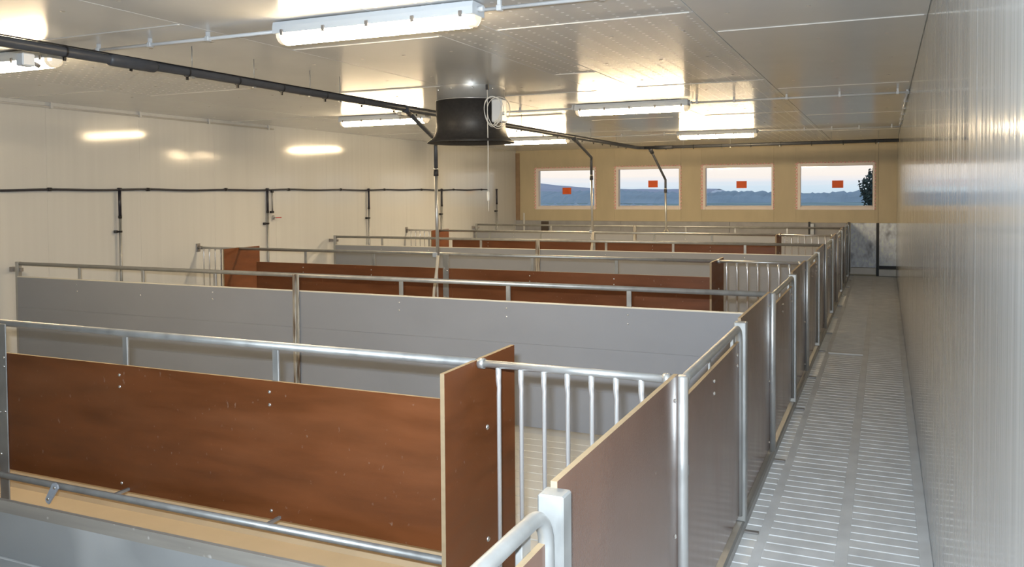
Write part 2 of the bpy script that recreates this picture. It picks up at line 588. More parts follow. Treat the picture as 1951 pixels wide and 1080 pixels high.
mb = MB()
mb.box(XL - .1, XR + .1, YB + .06, YB + .16, -.1, WZ0)
mb.box(XL - .1, XR + .1, YB + .06, YB + .16, WZ1, ZC + .1)
xs = [XL - .1] + [v for w in WIN for v in w] + [XR + .1]
for i in range(0, len(xs), 2):
    mb.box(xs[i], xs[i + 1], YB + .06, YB + .16, WZ0, WZ1)
wb_ = struct(mb.build('wall_back', 'wall_back'), 'tan insulation board wall with four windows at the far end', 'wall')
xs[0], xs[-1] = XL, XR
xs2 = xs[:-1] + [-0.118, XR]
BZ = 1.016
for i in range(0, len(xs), 2):
    a, bb = xs[i], xs[i + 1]
    if i == len(xs) - 2:
        B(a, -0.121, YB, YB + .062, BZ, ZC, c=.001).build('wall_panel', 'wall_back', wb_)
        B(-0.115, bb, YB, YB + .062, BZ, ZC, c=.001).build('wall_panel', 'wall_back', wb_)
    else:
        B(a + .001, bb - .0008, YB, YB + .062, BZ, ZC, c=.001).build('wall_panel', 'wall_back', wb_)
for a, bb in WIN:
    B(a + .0005, bb - .0005, YB, YB + .062, BZ, WZ0, c=.001).build('wall_panel', 'wall_back', wb_)
    B(a + .0005, bb - .0005, YB, YB + .062, WZ1, ZC, c=.001).build('wall_panel', 'wall_back', wb_)
bandx = (XL, -5.2, -2.9, -0.63)
for a, bb in zip(bandx[:-1], bandx[1:]):
    B(a + .002, bb - .002, YB - .012, YB + .062, 0.0, BZ - .002, c=.002).build('lower_panel', 'band', wb_)
o = B(-.628, -.150, YB - .012, YB + .062, 0.16, BZ - .002, c=.003).build('lower_panel', 'lit_board', wb_)
o['label'] = 'mottled board with bluish light painted into its colour'
B(-.148, -.100, YB - .010, YB + .05, 0.0, BZ).build('joint_strip', 'dark', wb_)
B(-.098, XR - .002, YB - .012, YB + .062, 0.20, BZ - .002, c=.003).build('lower_panel', 'lit_board', wb_)
B(-.098, XR - .002, YB + .02, YB + .062, 0.13, 0.20).build('gap_strip', 'dark', wb_)
B(-.628, -.152, YB - .05, YB + .05, 0.03, 0.155, c=.004).build('sill_block', 'sill', wb_)
B(-.098, XR - .004, YB - .10, YB + .05, 0.01, 0.135, c=.004).build('sill_block', 'sill', wb_)
t1 = struct(B(XL, XL + .10, YB - .02, YB, 1.02, ZC - .05, c=.003).build('trim_1', 'brown_trim'), 'brown vertical board in the far left corner', 'trim')

# windows
for i, (a, bb) in enumerate(WIN):
    g = 0.0015
    fr_ = MB()
    fo, fi = YB - .012, YB + .13
    wdt = .068
    for q in ((a, a + wdt + .02, WZ0, WZ1), (bb - wdt + .022, bb, WZ0, WZ1), (a + wdt + .017, bb - wdt + .025, WZ0, WZ0 + wdt), (a + wdt + .017, bb - wdt + .025, WZ1 - wdt, WZ1)):
        fr_.box(q[0] + g, q[1] - g, fo, fi, q[2] + g, q[3] - g, c=.004)
    w = struct(fr_.build('window_%d' % (i + 1), 'frame'), ('leftmost of the four far windows with a grey hill in view',
               'second far window from the left, with wooded ridge in view', 'third far window from the left, with level treeline in view',
               'rightmost far window with a dark tree in view')[i], 'window')
    B(a + .05, bb - .03, YB + .085, YB + .091, WZ0 + .05, WZ1 - .05).build('pane', 'glass', w)
    B(a + .09, bb - .05, YB + .06, YB + .12, WZ0 + .068, WZ0 + .086, c=.003).build('glazing_bead', 'frame', w)
    sx0, sz0 = ((-6.55, 1.60), (-4.60, 1.735), (-2.76, 1.703), (-0.93, 1.692))[i]
    o = B(sx0 - .02, sx0 + .185, YB + .080, YB + .083, sz0, sz0 + .145).build('sticker', 'orange', w)
    o['label'] = 'orange square paper sticker on the pane'
    zz = MB()                                     # toothed sealing tape that edges the frame
    for side in range(3):
        n_t = 14 if side == 0 else 20
        for k in range(n_t):
            if side == 0:
                z0 = WZ0 + (WZ1 - WZ0) * k / n_t
                z1 = WZ0 + (WZ1 - WZ0) * (k + 1) / n_t
                zz.prism([(a + .03, z0), (a + .03, z1), (a - .028, z1 - (z1 - z0) * .25)], 'y', YB - .016, YB - .0125)
            elif side == 1:
                x0 = a + (bb - a) * k / n_t
                x1 = a + (bb - a) * (k + 1) / n_t
                zz.prism([(x0, WZ1 - .012), (x1, WZ1 - .012), ((x0 + x1) / 2, WZ1 + .022)], 'y', YB - .016, YB - .0125)
            elif k < 13:
                z0 = WZ0 + (WZ1 - WZ0) * k / 13
                z1 = WZ0 + (WZ1 - WZ0) * (k + 1) / 13
                zz.prism([(bb - .012, z0), (bb - .012, z1), (bb + .020, (z0 + z1) / 2)], 'y', YB - .016, YB - .0125)
    zz.build('sealing_tape', 'tape', w)

# ------------------------------------------------------------------ feed troughs and trough partitions
TY = (2.87, 7.83, 12.72)
GY = (5.40, 10.46, 15.25)
X_END, X_MID, X_BOARD_R, X_BOARD_L = -0.66, -4.15, -1.415, -7.015

tr0 = thing('feed_trough', 'long pale concrete feed trough under the nearest brown trough partition', 'trough', (X_MID, TY[0], 0), 'cross feed troughs')
prof = [(-.350, 0), (-.318, .205), (-.300, .205), (-.262, .19), (-.14, .075), (.14, .075), (.262, .19), (.300, .205), (.318, .205), (.350, 0)]
x0, x1 = X_BOARD_L + .02 - X_MID, X_BOARD_R - .02 - X_MID
MB().prism(prof, 'x', x0, x1).build('trough_body', 'trough', tr0)
MB().prism([(-.296, .2065), (-.258, .192), (-.136, .0775), (.136, .0775), (.258, .192), (.296, .2065), (.285, .2065), (.25, .1965), (.132, .0795), (-.132, .0795), (-.25, .1965), (-.285, .2065)], 'x', x0, x1).build('trough_lining', 'trough_in', tr0)
for s in (-1, 1):
    MB().prism([(s * .320, .16), (s * .322, .245), (s * .302, .245), (s * .300, .16)] if s > 0 else [(-.300, .16), (-.302, .245), (-.322, .245), (-.320, .16)], 'x', x0, x1).build('trough_lip', 'lip', tr0)
copy_tree(tr0, (X_MID, TY[1], 0), 'long pale concrete feed trough under the middle brown trough partition', 'cross feed troughs')
copy_tree(tr0, (X_MID, TY[2], 0), 'long pale concrete feed trough under the farthest brown trough partition', 'cross feed troughs')

tp = thing('trough_partition', 'nearest brown plywood trough partition with steel rail and bar grille', 'partition', (X_MID, TY[0], 0), 'brown trough partitions')
ox = -X_MID


def X(v):
    return v + ox


RZ = 1.004
ry = -0.03                                    # rail sits a little in front of the trough's middle
T([(X(X_BOARD_L), ry, RZ), (X(X_BOARD_R), ry, RZ)], 0.0175, 14).build('top_rail', 'galv', tp)
T([(X(X_BOARD_R) - .02, ry, RZ), (X(X_END), ry, RZ)], 0.0145, 14).build('grille_rail', 'steel', tp)
T([(X(XL) + .012, ry, RZ), (X(X_BOARD_L) + .02, ry, RZ)], 0.0145, 14).build('grille_rail', 'steel', tp)
for xx, s in ((X(X_BOARD_R) + .012, 1), (X(X_END) - .035, 1), (X(X_BOARD_L) - .012, -1)):
    T([(xx, ry, RZ), (xx + s * .024, ry, RZ)], 0.020, 14).build('collar', 'steel', tp)
B(X(XL) + .001, X(XL) + .014, ry - .03, ry + .03, RZ - .05, RZ + .05, c=.002).build('wall_bracket', 'clip', tp)
T([(X(XL) + .014, ry, RZ), (X(XL) + .07, ry, RZ)], 0.021, 12).build('collar', 'clip', tp)
for xb, s in ((X_BOARD_R, 1), (X_BOARD_L, -1)):
    xc = X(xb)
    bo = B(xc - .0085, xc + .0085, -.298, .310, 0.02, 1.016).build('end_board', 'ply', tp)
    bo.data.materials.append(M['ply_edge'])
    for p in bo.data.polygons:
        if abs(p.normal.x) < 0.5:
            p.material_index = 1
    for zz in (.74, .30):
        bolt(tp, (xc + s * .0085, ry + .075, zz), (s, 0, 0), .011)
for xa, xbb in ((X_MID + .0005, X_BOARD_R - .010), (X_BOARD_L + .010 + .26, X_MID - .0005)):
    po = B(X(xa), X(xbb), ry - .022, ry - .008, .265, .857).build('trough_board', 'ply', tp)
    po.data.materials.append(M['ply_edge'])
    for p in po.data.polygons:
        if abs(p.normal.y) < 0.5:
            p.material_index = 1
for xs_ in (-2.365, -3.245, -5.13, -6.05):
    B(X(xs_) - .016, X(xs_) + .016, ry - .007, ry + .005, .60, RZ - .008, c=.002).build('strut', 'galv', tp)
    for zz in (.81, .755):
        bolt(tp, (X(xs_) - .02, ry - .022, zz), (0, -1, 0), .008)
    bolt(tp, (X(xs_) - .02, ry - .022, .30), (0, -1, 0), .008)
X_POST = -4.08
B(-.034, .034, ry - .030, ry - .023, .10, RZ, c=.002).build('middle_post', 'galv', tp, (X(X_POST), 0, 0))
for zz in (.86, .835, .79, .56, .555, .34):
    bolt(tp, (X(X_POST) - .018 + .036 * (zz in (.835, .79, .56)), ry - .030, zz), (0, -1, 0), .007)['on_post'] = 1
T([(X(X_BOARD_L + .02), -.165, .285), (X(X_BOARD_R - .01), -.165, .285)], 0.0155, 12).build('trough_tube', 'galv', tp)
for xs_ in (-2.34, -3.22, -5.1, -6.02):
    B(X(xs_) - .006, X(xs_) + .006, -.15, ry - .012, .272, .284).build('tube_bracket', 'galv', tp)


def bar_mesh(z0):
    return T([(0, 0, RZ - .006), (0, 0, RZ - .060), (.004, -.004, RZ - .085), (.004, -.006, RZ - .11), (.004, -.006, z0)],
             [.0115, .0105, .0085, .0085, .0085], 10)


bar = None
for k in range(8):
    xx = -1.322 + .0915 * k
    if xx > X_END - .02:
        continue
    if bar is None:
        bar = bar_mesh(.045).build('grille_bar', 'chrome', tp, (X(xx), ry, 0))
    else:
        share(bar, tp, (X(xx), ry, 0))
for xx in (-7.572, -7.482, -7.392, -7.302, -7.212, -7.122):
    share(bar, tp, (X(xx), ry, 0))
T([(X(X_BOARD_R), ry, .045), (X(X_END), ry, .045)], .012, 10).build('foot_rail', 'galv', tp)
T([(X(XL) + .012, ry, .045), (X(X_BOARD_L), ry, .045)], .012, 10).build('foot_rail', 'galv', tp)
tp2 = copy_tree(tp, (X_MID, TY[1], 0), 'middle brown plywood trough partition with bar grilles at both ends', 'brown trough partitions')
tp3 = copy_tree(tp, (X_MID, TY[2], 0), 'farthest brown plywood trough partition, low behind the other rails', 'brown trough partitions')

for part in list(tp2.children) + list(tp3.children):
    if part.name.startswith('middle_post') or part.get('on_post'):
        part.location.x -= 0.14

# small plastic link hanging from the near trough tube
ln = thing('hanging_link', 'small grey plastic link with two bolts on the near trough tube', 'clip', (-3.53, 2.672, .285))
ln.rotation_euler = (0, 0.5, 0)
MB().prism([(-.022, -.075), (-.010, -.083), (.008, -.083), (.022, .005), (.024, .02), (.012, .032), (-.006, .030), (-.016, .02)], 'y', -.009, .0).build('link_plate', 'blue_plastic', ln)
for p in ((.006, -.009, .012), (-.006, -.009, -.062)):
    bolt(ln, p, (0, -1, 0), .008)

# chain hanging at the left grille of the middle partition
ch = tag(MB().build('chain', 'clip', None, (-7.275, TY[1] + ry - .025, 0)), 'thin steel chain hanging beside the left grille of middle partition', 'chain')
cm = MB()
for k in range(34):
    z = 0.985 - k * .021
    e = [(math.cos(t) * .008, 0, z + math.sin(t) * .014) if k % 2 else (0, math.cos(t) * .008, z + math.sin(t) * .014) for t in [i * math.pi / 4 for i in range(8)]]
    cm.tube(e, .0028, 5, closed=True)
me = bpy.data.meshes.new('chain')
me.from_pydata(cm.v, [], cm.f)
me.materials.append(M['clip'])
ch.data = me

# ------------------------------------------------------------------ grey plank partitions
G_LAB = ('nearest grey plank pen partition with steel top rail and stained post', 'middle grey plank pen partition with steel top rail',
         'farthest grey plank pen partition in front of the window wall')
gp = thing('plank_partition', G_LAB[0], 'partition', (X_MID, GY[0], 0), 'grey plank partitions')
gl0, gr0 = X(-7.535), X(XF - .03)
XM = -4.255
T([(gl0 - .01, 0, RZ), (gr0, 0, RZ)], .0175, 14).build('top_rail', 'galv', gp)
for k, (z0, z1) in enumerate(((.012, .3006), (.3012, .5930), (.5936, .878))):
    for xa, xbb in ((gl0, X(XM) - .004), (X(XM) + .004, gr0 - .01)):
        B(xa, xbb, -.034, -.012, z0, z1, c=.0005).build('plank', 'grey_panel', gp)
for xa, xbb in ((gl0, X(XM) - .004), (X(XM) + .004, gr0 - .01)):
    B(xa, xbb, -.036, -.010, .878, .886).build('edge_strip', 'panel_edge', gp)
B(gl0 - .045, gl0 - .002, -.022, .018, 0, RZ + .018, c=.003).build('end_post', 'galv', gp)
B(gl0 - .045 - .045, gl0 + .03, -.012, .012, .93, .965, c=.002).build('wall_bracket', 'clip', gp)
B(X(XL) + .001, gl0 - .085, -.02, .02, .925, .970, c=.002).build('wall_bracket', 'clip', gp)
MB().box(X(XM) - .030, X(XM) + .030, -.050, -.037, .02, RZ + .012, c=.002).box(X(XM) - .006, X(XM) + .006, -.062, -.050, .02, RZ + .006, c=.003).build('middle_post', 'rusty', gp)
for xs_ in (-6.73, -5.94, -5.12, -3.31, -2.43, -1.55):
    B(X(xs_) - .016, X(xs_) + .016, -.011, .003, .55, RZ - .006, c=.002).build('strut', 'galv', gp)
    for zz in (.835, .775):
        bolt(gp, (X(xs_), -.034, zz), (0, -1, 0), .007)
copy_tree(gp, (X_MID, GY[1], 0), G_LAB[1], 'grey plank partitions')
copy_tree(gp, (X_MID, GY[2], 0), G_LAB[2], 'grey plank partitions')

# ------------------------------------------------------------------ corridor fence: fixed sections and gates
ORD = ('nearest', 'second', 'third', 'fourth', 'fifth', 'sixth', 'farthest')


def make_section(y_end=PD):
    """square post, tall brown board, round post and floor bar; origin at the module's start"""
    t = thing('fence_section', 'x', 'fence')
    B(-.030, .028, 1.287, 1.340, .062, 1.022, c=.004).build('square_post', 'galv', t)
    po = B(-.018, -.003, 1.335, y_end - .012, .085, 1.036).build('fence_board', 'fence_ply', t)
    po.data.materials.append(M['ply_edge'])
    for p in po.data.polygons:
        if abs(p.normal.x) < 0.5:
            p.material_index = 1
    T([(.008, y_end, .064), (.008, y_end, 1.024), (.008, y_end, 1.030)], [.0205, .0205, .014], 14).build('round_post', 'steel', t)
    MB().prism([(-.040, 0), (.012, 0), (.020, .012), (.020, .050), (.012, .062), (-.034, .062)], 'y', .02, y_end + .02).build('floor_bar', 'galv', t)
    for y in (1.312, y_end):
        B(.018, .085, y - .006, y + .018, .002, .012, c=.002).build('floor_bracket', 'clip', t)
        MB().dome((.010, y, .062), (0, 0, 1), .016, .016, 10).build('post_foot', 'bolt', t)
    for z in (.955, .50, .13):
        for y in (1.375, y_end - .055):
            bolt(t, (-.003, y, z), (1, 0, 0), .0075)
    return t


def make_gate():
    t = thing('pen_gate', 'x', 'gate')
    r, x = .0165, 0.0
    y0, y1, zt, R = .045, 1.262, 1.004, .075
    pts = [(x, y0, .10), (x, y0, zt - R)]
    for k in range(1, 7):
        a = k / 6 * math.pi / 2
        pts.append((x, y0 + R - R * math.cos(a), zt - R + R * math.sin(a)))
    pts.append((x, y1 - R, zt))
    for k in range(1, 7):
        a = k / 6 * math.pi / 2
        pts.append((x, y1 - R + R * math.sin(a), zt - R + R * math.cos(a)))
    pts.append((x, y1, .10))
    T(pts, r, 14).build('gate_frame', 'galv', t)
    po = B(-.010, .004, y0 + .012, y1 - .012, .11, .938).build('gate_board', 'fence_ply', t)
    po.data.materials.append(M['ply_edge'])
    for p in po.data.polygons:
        if abs(p.normal.x) < 0.5:
            p.material_index = 1
    ym = .60
    B(-.018, -.010, ym - .014, ym + .014, .55, zt - .01, c=.002).build('strut', 'galv', t)
    B(-.026, -.0105, y1 - .10, y1 - .055, .55, zt - .03, c=.002).build('strut', 'galv', t)
    for z in (.885, .835):
        bolt(t, (.004, ym, z), (1, 0, 0), .008)
        bolt(t, (.004, y1 - .08, z), (1, 0, 0), .008)
    for z in (.86, .80, .30):
        bolt(t, (.004, y0 + .05, z), (1, 0, 0), .007)
    for z in (.70, .25):
        B(-.010, .024, y0 - .028, y0 - .006, z - .02, z + .02, c=.003).build('hinge', 'galv', t)
    return t


sec = make_section()
gate = make_gate()
for k in range(7):
    y = P0 + PD * k
    lab = '%s brown board section of the corridor fence with square and round posts' % ORD[k]
    glab = '%s pen gate along the corridor, steel tube round a brown board' % ORD[k]
    if k == 0:
        sec.location = (XF, y, 0); gate.location = (XF, y, 0)
        sec['label'], gate['label'] = lab, glab
        sec['group'], gate['group'] = 'corridor fence sections', 'corridor pen gates'
    elif k < 6:
        copy_tree(sec, (XF, y, 0), lab, 'corridor fence sections')
        copy_tree(gate, (XF, y, 0), glab, 'corridor pen gates')
    else:
        copy_tree(gate, (XF, y, 0), glab, 'corridor pen gates')
        s6 = make_section(YB - y - .06)
        s6.location = (XF, y, 0)
        s6['label'], s6['group'] = lab, 'corridor fence sections'

# slender posts at the far wall
wp = tag(T([(-7.45, YB - .05, 0), (-7.45, YB - .05, 1.185)], .022, 12).build('wall_post', 'sill'), 'thin white post at the far wall near its left corner', 'post')
bp = tag(B(-7.03, -6.86, YB - .07, YB - .03, 0.0, 1.0, c=.004).build('wall_board', 'dark_board'), 'dark brown upright board against the far wall below first window', 'board')
wp2 = thing('wall_post', 'pale steel post against the far wall, left of the corridor end', 'post', (-1.34, YB - .06, 0))
B(-.035, .0, -.02, .02, 0, 1.03, c=.003).build('back_plate', 'dark', wp2)
B(.002, .075, -.03, .02, 0, 1.0, c=.004).build('post_face', 'galv', wp2)
lb = tag(B(-.515, -.190, 9.0, 9.055, 0.001, 0.016, c=.004).build('floor_strip', 'sill'), 'short white strip lying across the corridor floor', 'strip')

# ------------------------------------------------------------------ lamps
def make_lamp():
    t = thing('ceiling_lamp', 'x', 'lamp')
    L = 0.605
    MB().prism([(-.060, -.004), (-.066, -.030), (-.066, -.066), (.066, -.066), (.066, -.030), (.060, -.004)], 'x', -L, L).build('housing', 'housing', t)
    pr_ = [(-.062, -.067)] + [(-.062 * math.cos(a), -.070 - .052 * math.sin(a)) for a in [i * math.pi / 8 for i in range(0, 9)]] + [(.062, -.067)]
    MB().prism(pr_, 'x', -L + .045, L - .045).build('diffuser', 'lamp0', t)
    for s in (-1, 1):
        e = MB()
        k = len(pr_)
        rings = [(0.0, 1.0), (.028, .92), (.043, .62)]
        vs = []
        for dx, sc in rings:
            for (yy, zz) in pr_:
                vs.append((s * (L - .045 + dx), yy * sc, -.067 + (zz + .067) * sc))
        fs = []
        for i in range(2):
            for j in range(k):
                q = (i * k + j, i * k + (j + 1) % k, (i + 1) * k + (j + 1) % k, (i + 1) * k + j)
                fs.append(q if s > 0 else q[::-1])
        fs.append(tuple(range(2 * k, 3 * k)) if s > 0 else tuple(range(2 * k, 3 * k))[::-1])
        e._add(vs, fs)
        e.build('end_cap', 'lamp_end', t)
        T([(s * L, 0, -.035), (s * (L + .03), 0, -.035)], .014, 10).build('cable_gland', 'white_plastic', t)
    for x in (-.54, -.27, 0, .27, .54):
        for s in (-1, 1):
            B(x - .010, x + .010, s * .066, s * .0745, -.079, -.048, c=.002).build('clip', 'clip', t)
    return t


LAMPS = ((-2.43, 3.72, 'nearest lit ceiling lamp, at the top middle of the photo'), (-5.40, 3.72, 'lit ceiling lamp cut off by the left edge'),
         (-2.43, 8.55, 'lit ceiling lamp right of the black fan duct'), (-5.46, 8.55, 'lit ceiling lamp just left of the black fan duct'),
         (-2.38, 13.15, 'farthest lit ceiling lamp on the right, above the windows'), (-5.40, 13.15, 'farthest lit ceiling lamp near the bent drop pipe'))
lamp = make_lamp()
for i, (x, y, lab) in enumerate(LAMPS):
    if i == 0:
        lamp.location = (x, y, ZC - .002)
        lamp['label'], lamp['group'] = lab, 'ceiling lamps'
    else:
        lc = copy_tree(lamp, (x, y, ZC - .002), lab, 'ceiling lamps')
        for part in lc.children:
            if part.name.startswith('diffuser'):
                part.material_slots[0].link = 'OBJECT'
                part.material_slots[0].material = M['lamp%d' % (i // 2)]


# ------------------------------------------------------------------ cable conduits
def conduit(lab, runs, clips, axis):
    t = thing('cable_conduit', lab, 'conduit', (runs[0][0], runs[0][1], ZC), 'white cable conduits')
    o = t.location
    for (xa, ya, za, xb, yb, zb) in [(*r_[:3], *r_[3:]) for r_ in runs]:
        T([(xa - o[0], ya - o[1], za - ZC), (xb - o[0], yb - o[1], zb - ZC)], .010, 8).build('conduit_tube', 'white_plastic', t)
    pr0 = None
    for (x, y, z) in clips:
        p = (x - o[0], y - o[1], z - ZC)
        if pr0 is None:
            mbc = MB()
            if axis == 'x':
                mbc.box(-.013, .013, -.017, .017, -.014, .014, c=.003).box(-.009, .009, -.010, .010, .012, ZC - z, c=.001)
            else:
                mbc.box(-.017, .017, -.013, .013, -.014, .014, c=.003)
                mbc.box(-.010, .010, -.009, .009, .012, ZC - z, c=.001)
            pr0 = mbc.build('conduit_clip', 'white_plastic', t, p)
        else:
            share(pr0, t, p)
    return t


CZ = 2.546
conduit('white conduit joining the two nearest ceiling lamps', [(-4.76, 3.74, CZ, -3.06, 3.74, CZ)], [(x, 3.74, CZ) for x in (-4.45, -4.02, -3.57)], 'x')
conduit('white conduit running right from the nearest ceiling lamp', [(-1.80, 3.74, CZ, XR - .01, 3.74, CZ)], [(x, 3.74, CZ) for x in (-1.72, -1.2, -.7, -.2)], 'x')
conduit('white conduit from the lamp right of the duct to right wall', [(-1.80, 8.57, CZ, XR - .012, 8.57, CZ)], [(x, 8.57, CZ) for x in (-1.75, -1.38, -.88, -.40, .10)], 'x')
conduit('white conduit between the fan duct and the lamp right of it', [(-3.02, 8.57, CZ, -4.82, 8.57, CZ)], [(x, 8.57, CZ) for x in (-3.08, -3.7)], 'x')
conduit('white conduit from the farthest right lamp to right wall', [(-1.75, 13.16, CZ, XR - .012, 13.16, CZ)], [(x, 13.16, CZ) for x in (-1.1, -.72, -.35, .08)], 'x')
conduit('white conduit between the two farthest ceiling lamps', [(-3.02, 13.16, CZ, -4.77, 13.16, CZ)], [(x, 13.16, CZ) for x in (-3.2, -3.9)], 'x')
conduit('white conduit along the top of the left wall', [(XL + .02, YF + .1, CZ - .01, XL + .02, 9.2, CZ - .01)], [(XL + .02, y, CZ - .01) for y in (3.8, 4.8, 5.85, 6.95, 8.0, 9.1)], 'y')
conduit('white conduit in the corner of ceiling and right wall', [(XR - .02, 8.6, CZ + .01, XR - .02, 13.2, CZ + .01)], [(XR - .02, y, CZ + .01) for y in (8.7, 9.5, 10.3, 11.1, 11.9, 12.7)], 'y')

# ------------------------------------------------------------------ overhead feed pipe with drop pipes
FX, FZ = -4.0, 2.415
fp = thing('feed_pipe', 'dark grey overhead feed pipe running down the room and along the windows', 'pipe', (FX, 1.0, FZ))


def fpt(x, y, z):
    return (x - FX, y - 1.0, z - FZ)


path = [fpt(FX, -.5, FZ)]
path += [fpt(FX, 3.55, FZ), fpt(FX, 3.65, FZ + .004)]
path += [fpt(FX, 14.30, FZ + .005), fpt(FX + .03, 14.45, FZ + .004), fpt(FX + .12, 14.53, FZ + .004)]
T(path, .0275, 14).build('pipe_run', 'pvc_dark', fp)
T([fpt(FX + .10, 14.52, FZ + .004), fpt(XR - .01, 14.52, FZ + .01)], .0275, 14).build('pipe_run', 'pvc_dark', fp)
T([fpt(FX, 3.42, FZ), fpt(FX, 3.44, FZ), fpt(FX, 3.74, FZ), fpt(FX, 3.76, FZ)], [.028, .036, .036, .028], 14).build('coupling', 'pvc_dark', fp)
T([fpt(FX + .30, 14.52, FZ + .004), fpt(FX + .62, 14.52, FZ + .004)], .033, 14).build('coupling', 'pvc_dark', fp)
cab = [fpt(FX + .018, 1.5 + i * .1, FZ + .029) for i in range(0, 128)]
T(cab, .0045, 6).build('strapped_cable', 'tie', fp)
tie = None
ty_ = 2.72
while ty_ < 14.2:
    p = fpt(FX, ty_, FZ)
    if tie is None:
        tie = T([(0, -.006, 0), (0, .006, 0)], .0305, 12, caps=False).box(-.006, .006, -.006, .006, -.048, -.026).build('cable_tie', 'tie', fp, p)
    else:
        share(tie, fp, p)
    ty_ += .46 + random.uniform(-.06, .06)
x_ = -3.5
while x_ < .1:
    share(tie, fp, fpt(x_, 14.52, FZ + .006), (0, 0, math.pi / 2))
    x_ += .48
wire = None
for y in (4.05, 4.62, 5.24, 5.62, 8.0, 9.3, 10.6, 11.9, 13.2):
    if wire is None:
        wire = MB().tube([(0, 0, .02), (0, 0, ZC - FZ)], .003, 6).box(-.008, .008, -.012, .012, -.032, .032).build('hanger_wire', 'galv', fp, fpt(FX, y, FZ))
    else:
        share(wire, fp, fpt(FX, y, FZ))
for x in (-3.2, -2.4, -1.6, -.8, -.1):
    share(wire, fp, fpt(x, 14.52, FZ))
jb = thing('junction_box', 'small white box tucked under the overhead feed pipe at left', 'box', (FX - .01, 2.93, FZ - .075))
B(-.028, .028, -.035, .035, -.030, .035, c=.006).build('box_body', 'white_plastic', jb)
T([(0, .035, -.005), (.0, .075, -.02)], .012, 8).build('box_gland', 'clip', jb)
jb2 = thing('pipe_valve', 'small pale fitting on the feed pipe beside the fan duct', 'fitting', (FX - .02, 6.60, FZ - .045))
B(-.02, .02, -.05, .05, -.018, .016, c=.005).build('valve_body', 'galv', jb2)
T([(0, .05, 0), (0, .085, .0)], .012, 8).build('valve_spindle', 'hose', jb2)


def drop_pipe(lab, tee, knee, z_joint, foot_z, hose=True):
    """dark pipe from the overhead line, then a steel tube down to the partition rail"""
    t = thing('drop_pipe', lab, 'pipe', (knee[0], knee[1], 0), 'feed drop pipes')
    o = Vector((knee[0], knee[1], 0))
    tv, kv = Vector(tee) - o, Vector(knee) - o
    T([tv.lerp(kv, .03), tv.lerp(kv, .9), kv, kv + Vector((0, 0, -.06)), Vector((0, 0, z_joint))], .021, 12).build('upper_pipe', 'pvc_dark', t)
    MB().tube([tv + (tv - kv) * .02, tv.lerp(kv, .12)], .034, 12).build('tee_branch', 'pvc_dark', t)
    T([(0, 0, z_joint + .025), (0, 0, z_joint - .035)], .0265, 12).build('rubber_sleeve', 'dark', t)
    T([(0, 0, z_joint + .030), (0, 0, z_joint + .045)], .0235, 12).build('hose_clamp', 'bolt', t)
    T([(0, 0, z_joint - .03), (.012, -.004, foot_z)], .0185, 12).build('lower_tube', 'steel', t)
    if hose:
        B(-.03, .02, -.045, .03, foot_z - .02, foot_z + .03, c=.006).build('rail_clamp', 'blue_plastic', t)
        T([(.04, -.05, foot_z + .00), (.035, -.06, foot_z - .12), (.010, -.08, foot_z - .35), (-.01, -.09, .30)], .016, 10).build('outlet_hose', 'hose', t)
        T([(.012, -.03, foot_z), (.035, -.05, .45)], .012, 10).build('outlet_tube', 'chrome', t)
    else:
        for s in (-1, 1):
            T([(.012, -.004, foot_z + .02), (.012 + s * .03, -.004, foot_z - .005), (.012 + s * .038, -.004, foot_z - .03)], .010, 8).build('foot_fork', 'hose', t)
    return t


drop_pipe('steel drop pipe below the black fan duct at middle partition', (FX, 6.62, FZ), (-4.285, 7.70, 2.20), 1.862, 1.0)
drop_pipe('drop pipe with bent top in front of the leftmost window', (FX, 11.15, FZ - .01), (-4.225, 12.60, 2.19), 1.872, 1.02)
drop_pipe('drop pipe in front of the second window', (FX + .22, 14.52, FZ - .02), (-3.665, 15.16, 1.86), 1.66, .94, False)

# ------------------------------------------------------------------ fan duct with control box
DX, DY = -3.395, 6.75
fd = thing('fan_duct', 'black bell-mouthed exhaust fan duct hanging from the ceiling', 'duct', (DX, DY, ZC))
MB().lathe([(.392, -.492), (.395, -.485), (.366, -.468), (.334, -.440), (.316, -.39), (.310, -.34), (.310, -.112), (.300, -.112), (.300, -.31), (.306, -.37), (.325, -.43), (.36, -.475), (.392, -.492)], 0, 0, 64).build('duct_body', 'duct', fd)
MB().lathe([(.306, 0), (.306, -.006), (.306, -.112), (.314, -.114), (.314, -.122), (.311, -.122), (.300, -.110), (.300, 0)], 0, 0, 64).build('mounting_ring', 'steel', fd)
MB().lathe([(0.0, -.30), (.055, -.30), (.06, -.28), (.06, -.18), (0, -.17)], 0, 0, 20).build('fan_hub', 'dark', fd)
blade = None
for k in range(6):
    if blade is None:
        blade = MB()._add([(.05, -.05, -.27), (.285, -.09, -.26), (.285, .07, -.215), (.05, .035, -.21), (.05, -.05, -.275), (.285, -.09, -.265), (.285, .07, -.22), (.05, .035, -.215)],
                          [(0, 1, 2, 3), (7, 6, 5, 4), (0, 4, 5, 1), (1, 5, 6, 2), (2, 6, 7, 3), (3, 7, 4, 0)]).build('fan_blade', 'dark', fd)
    else:
        share(blade, fd, (0, 0, 0), (0, 0, k * math.pi / 3))
for k in range(10):
    a = k * 2 * math.pi / 10 + .2
    bolt(fd, (.306 * math.cos(a), .306 * math.sin(a), -.03), (round(math.cos(a), 3), round(math.sin(a), 3), 0), .008)

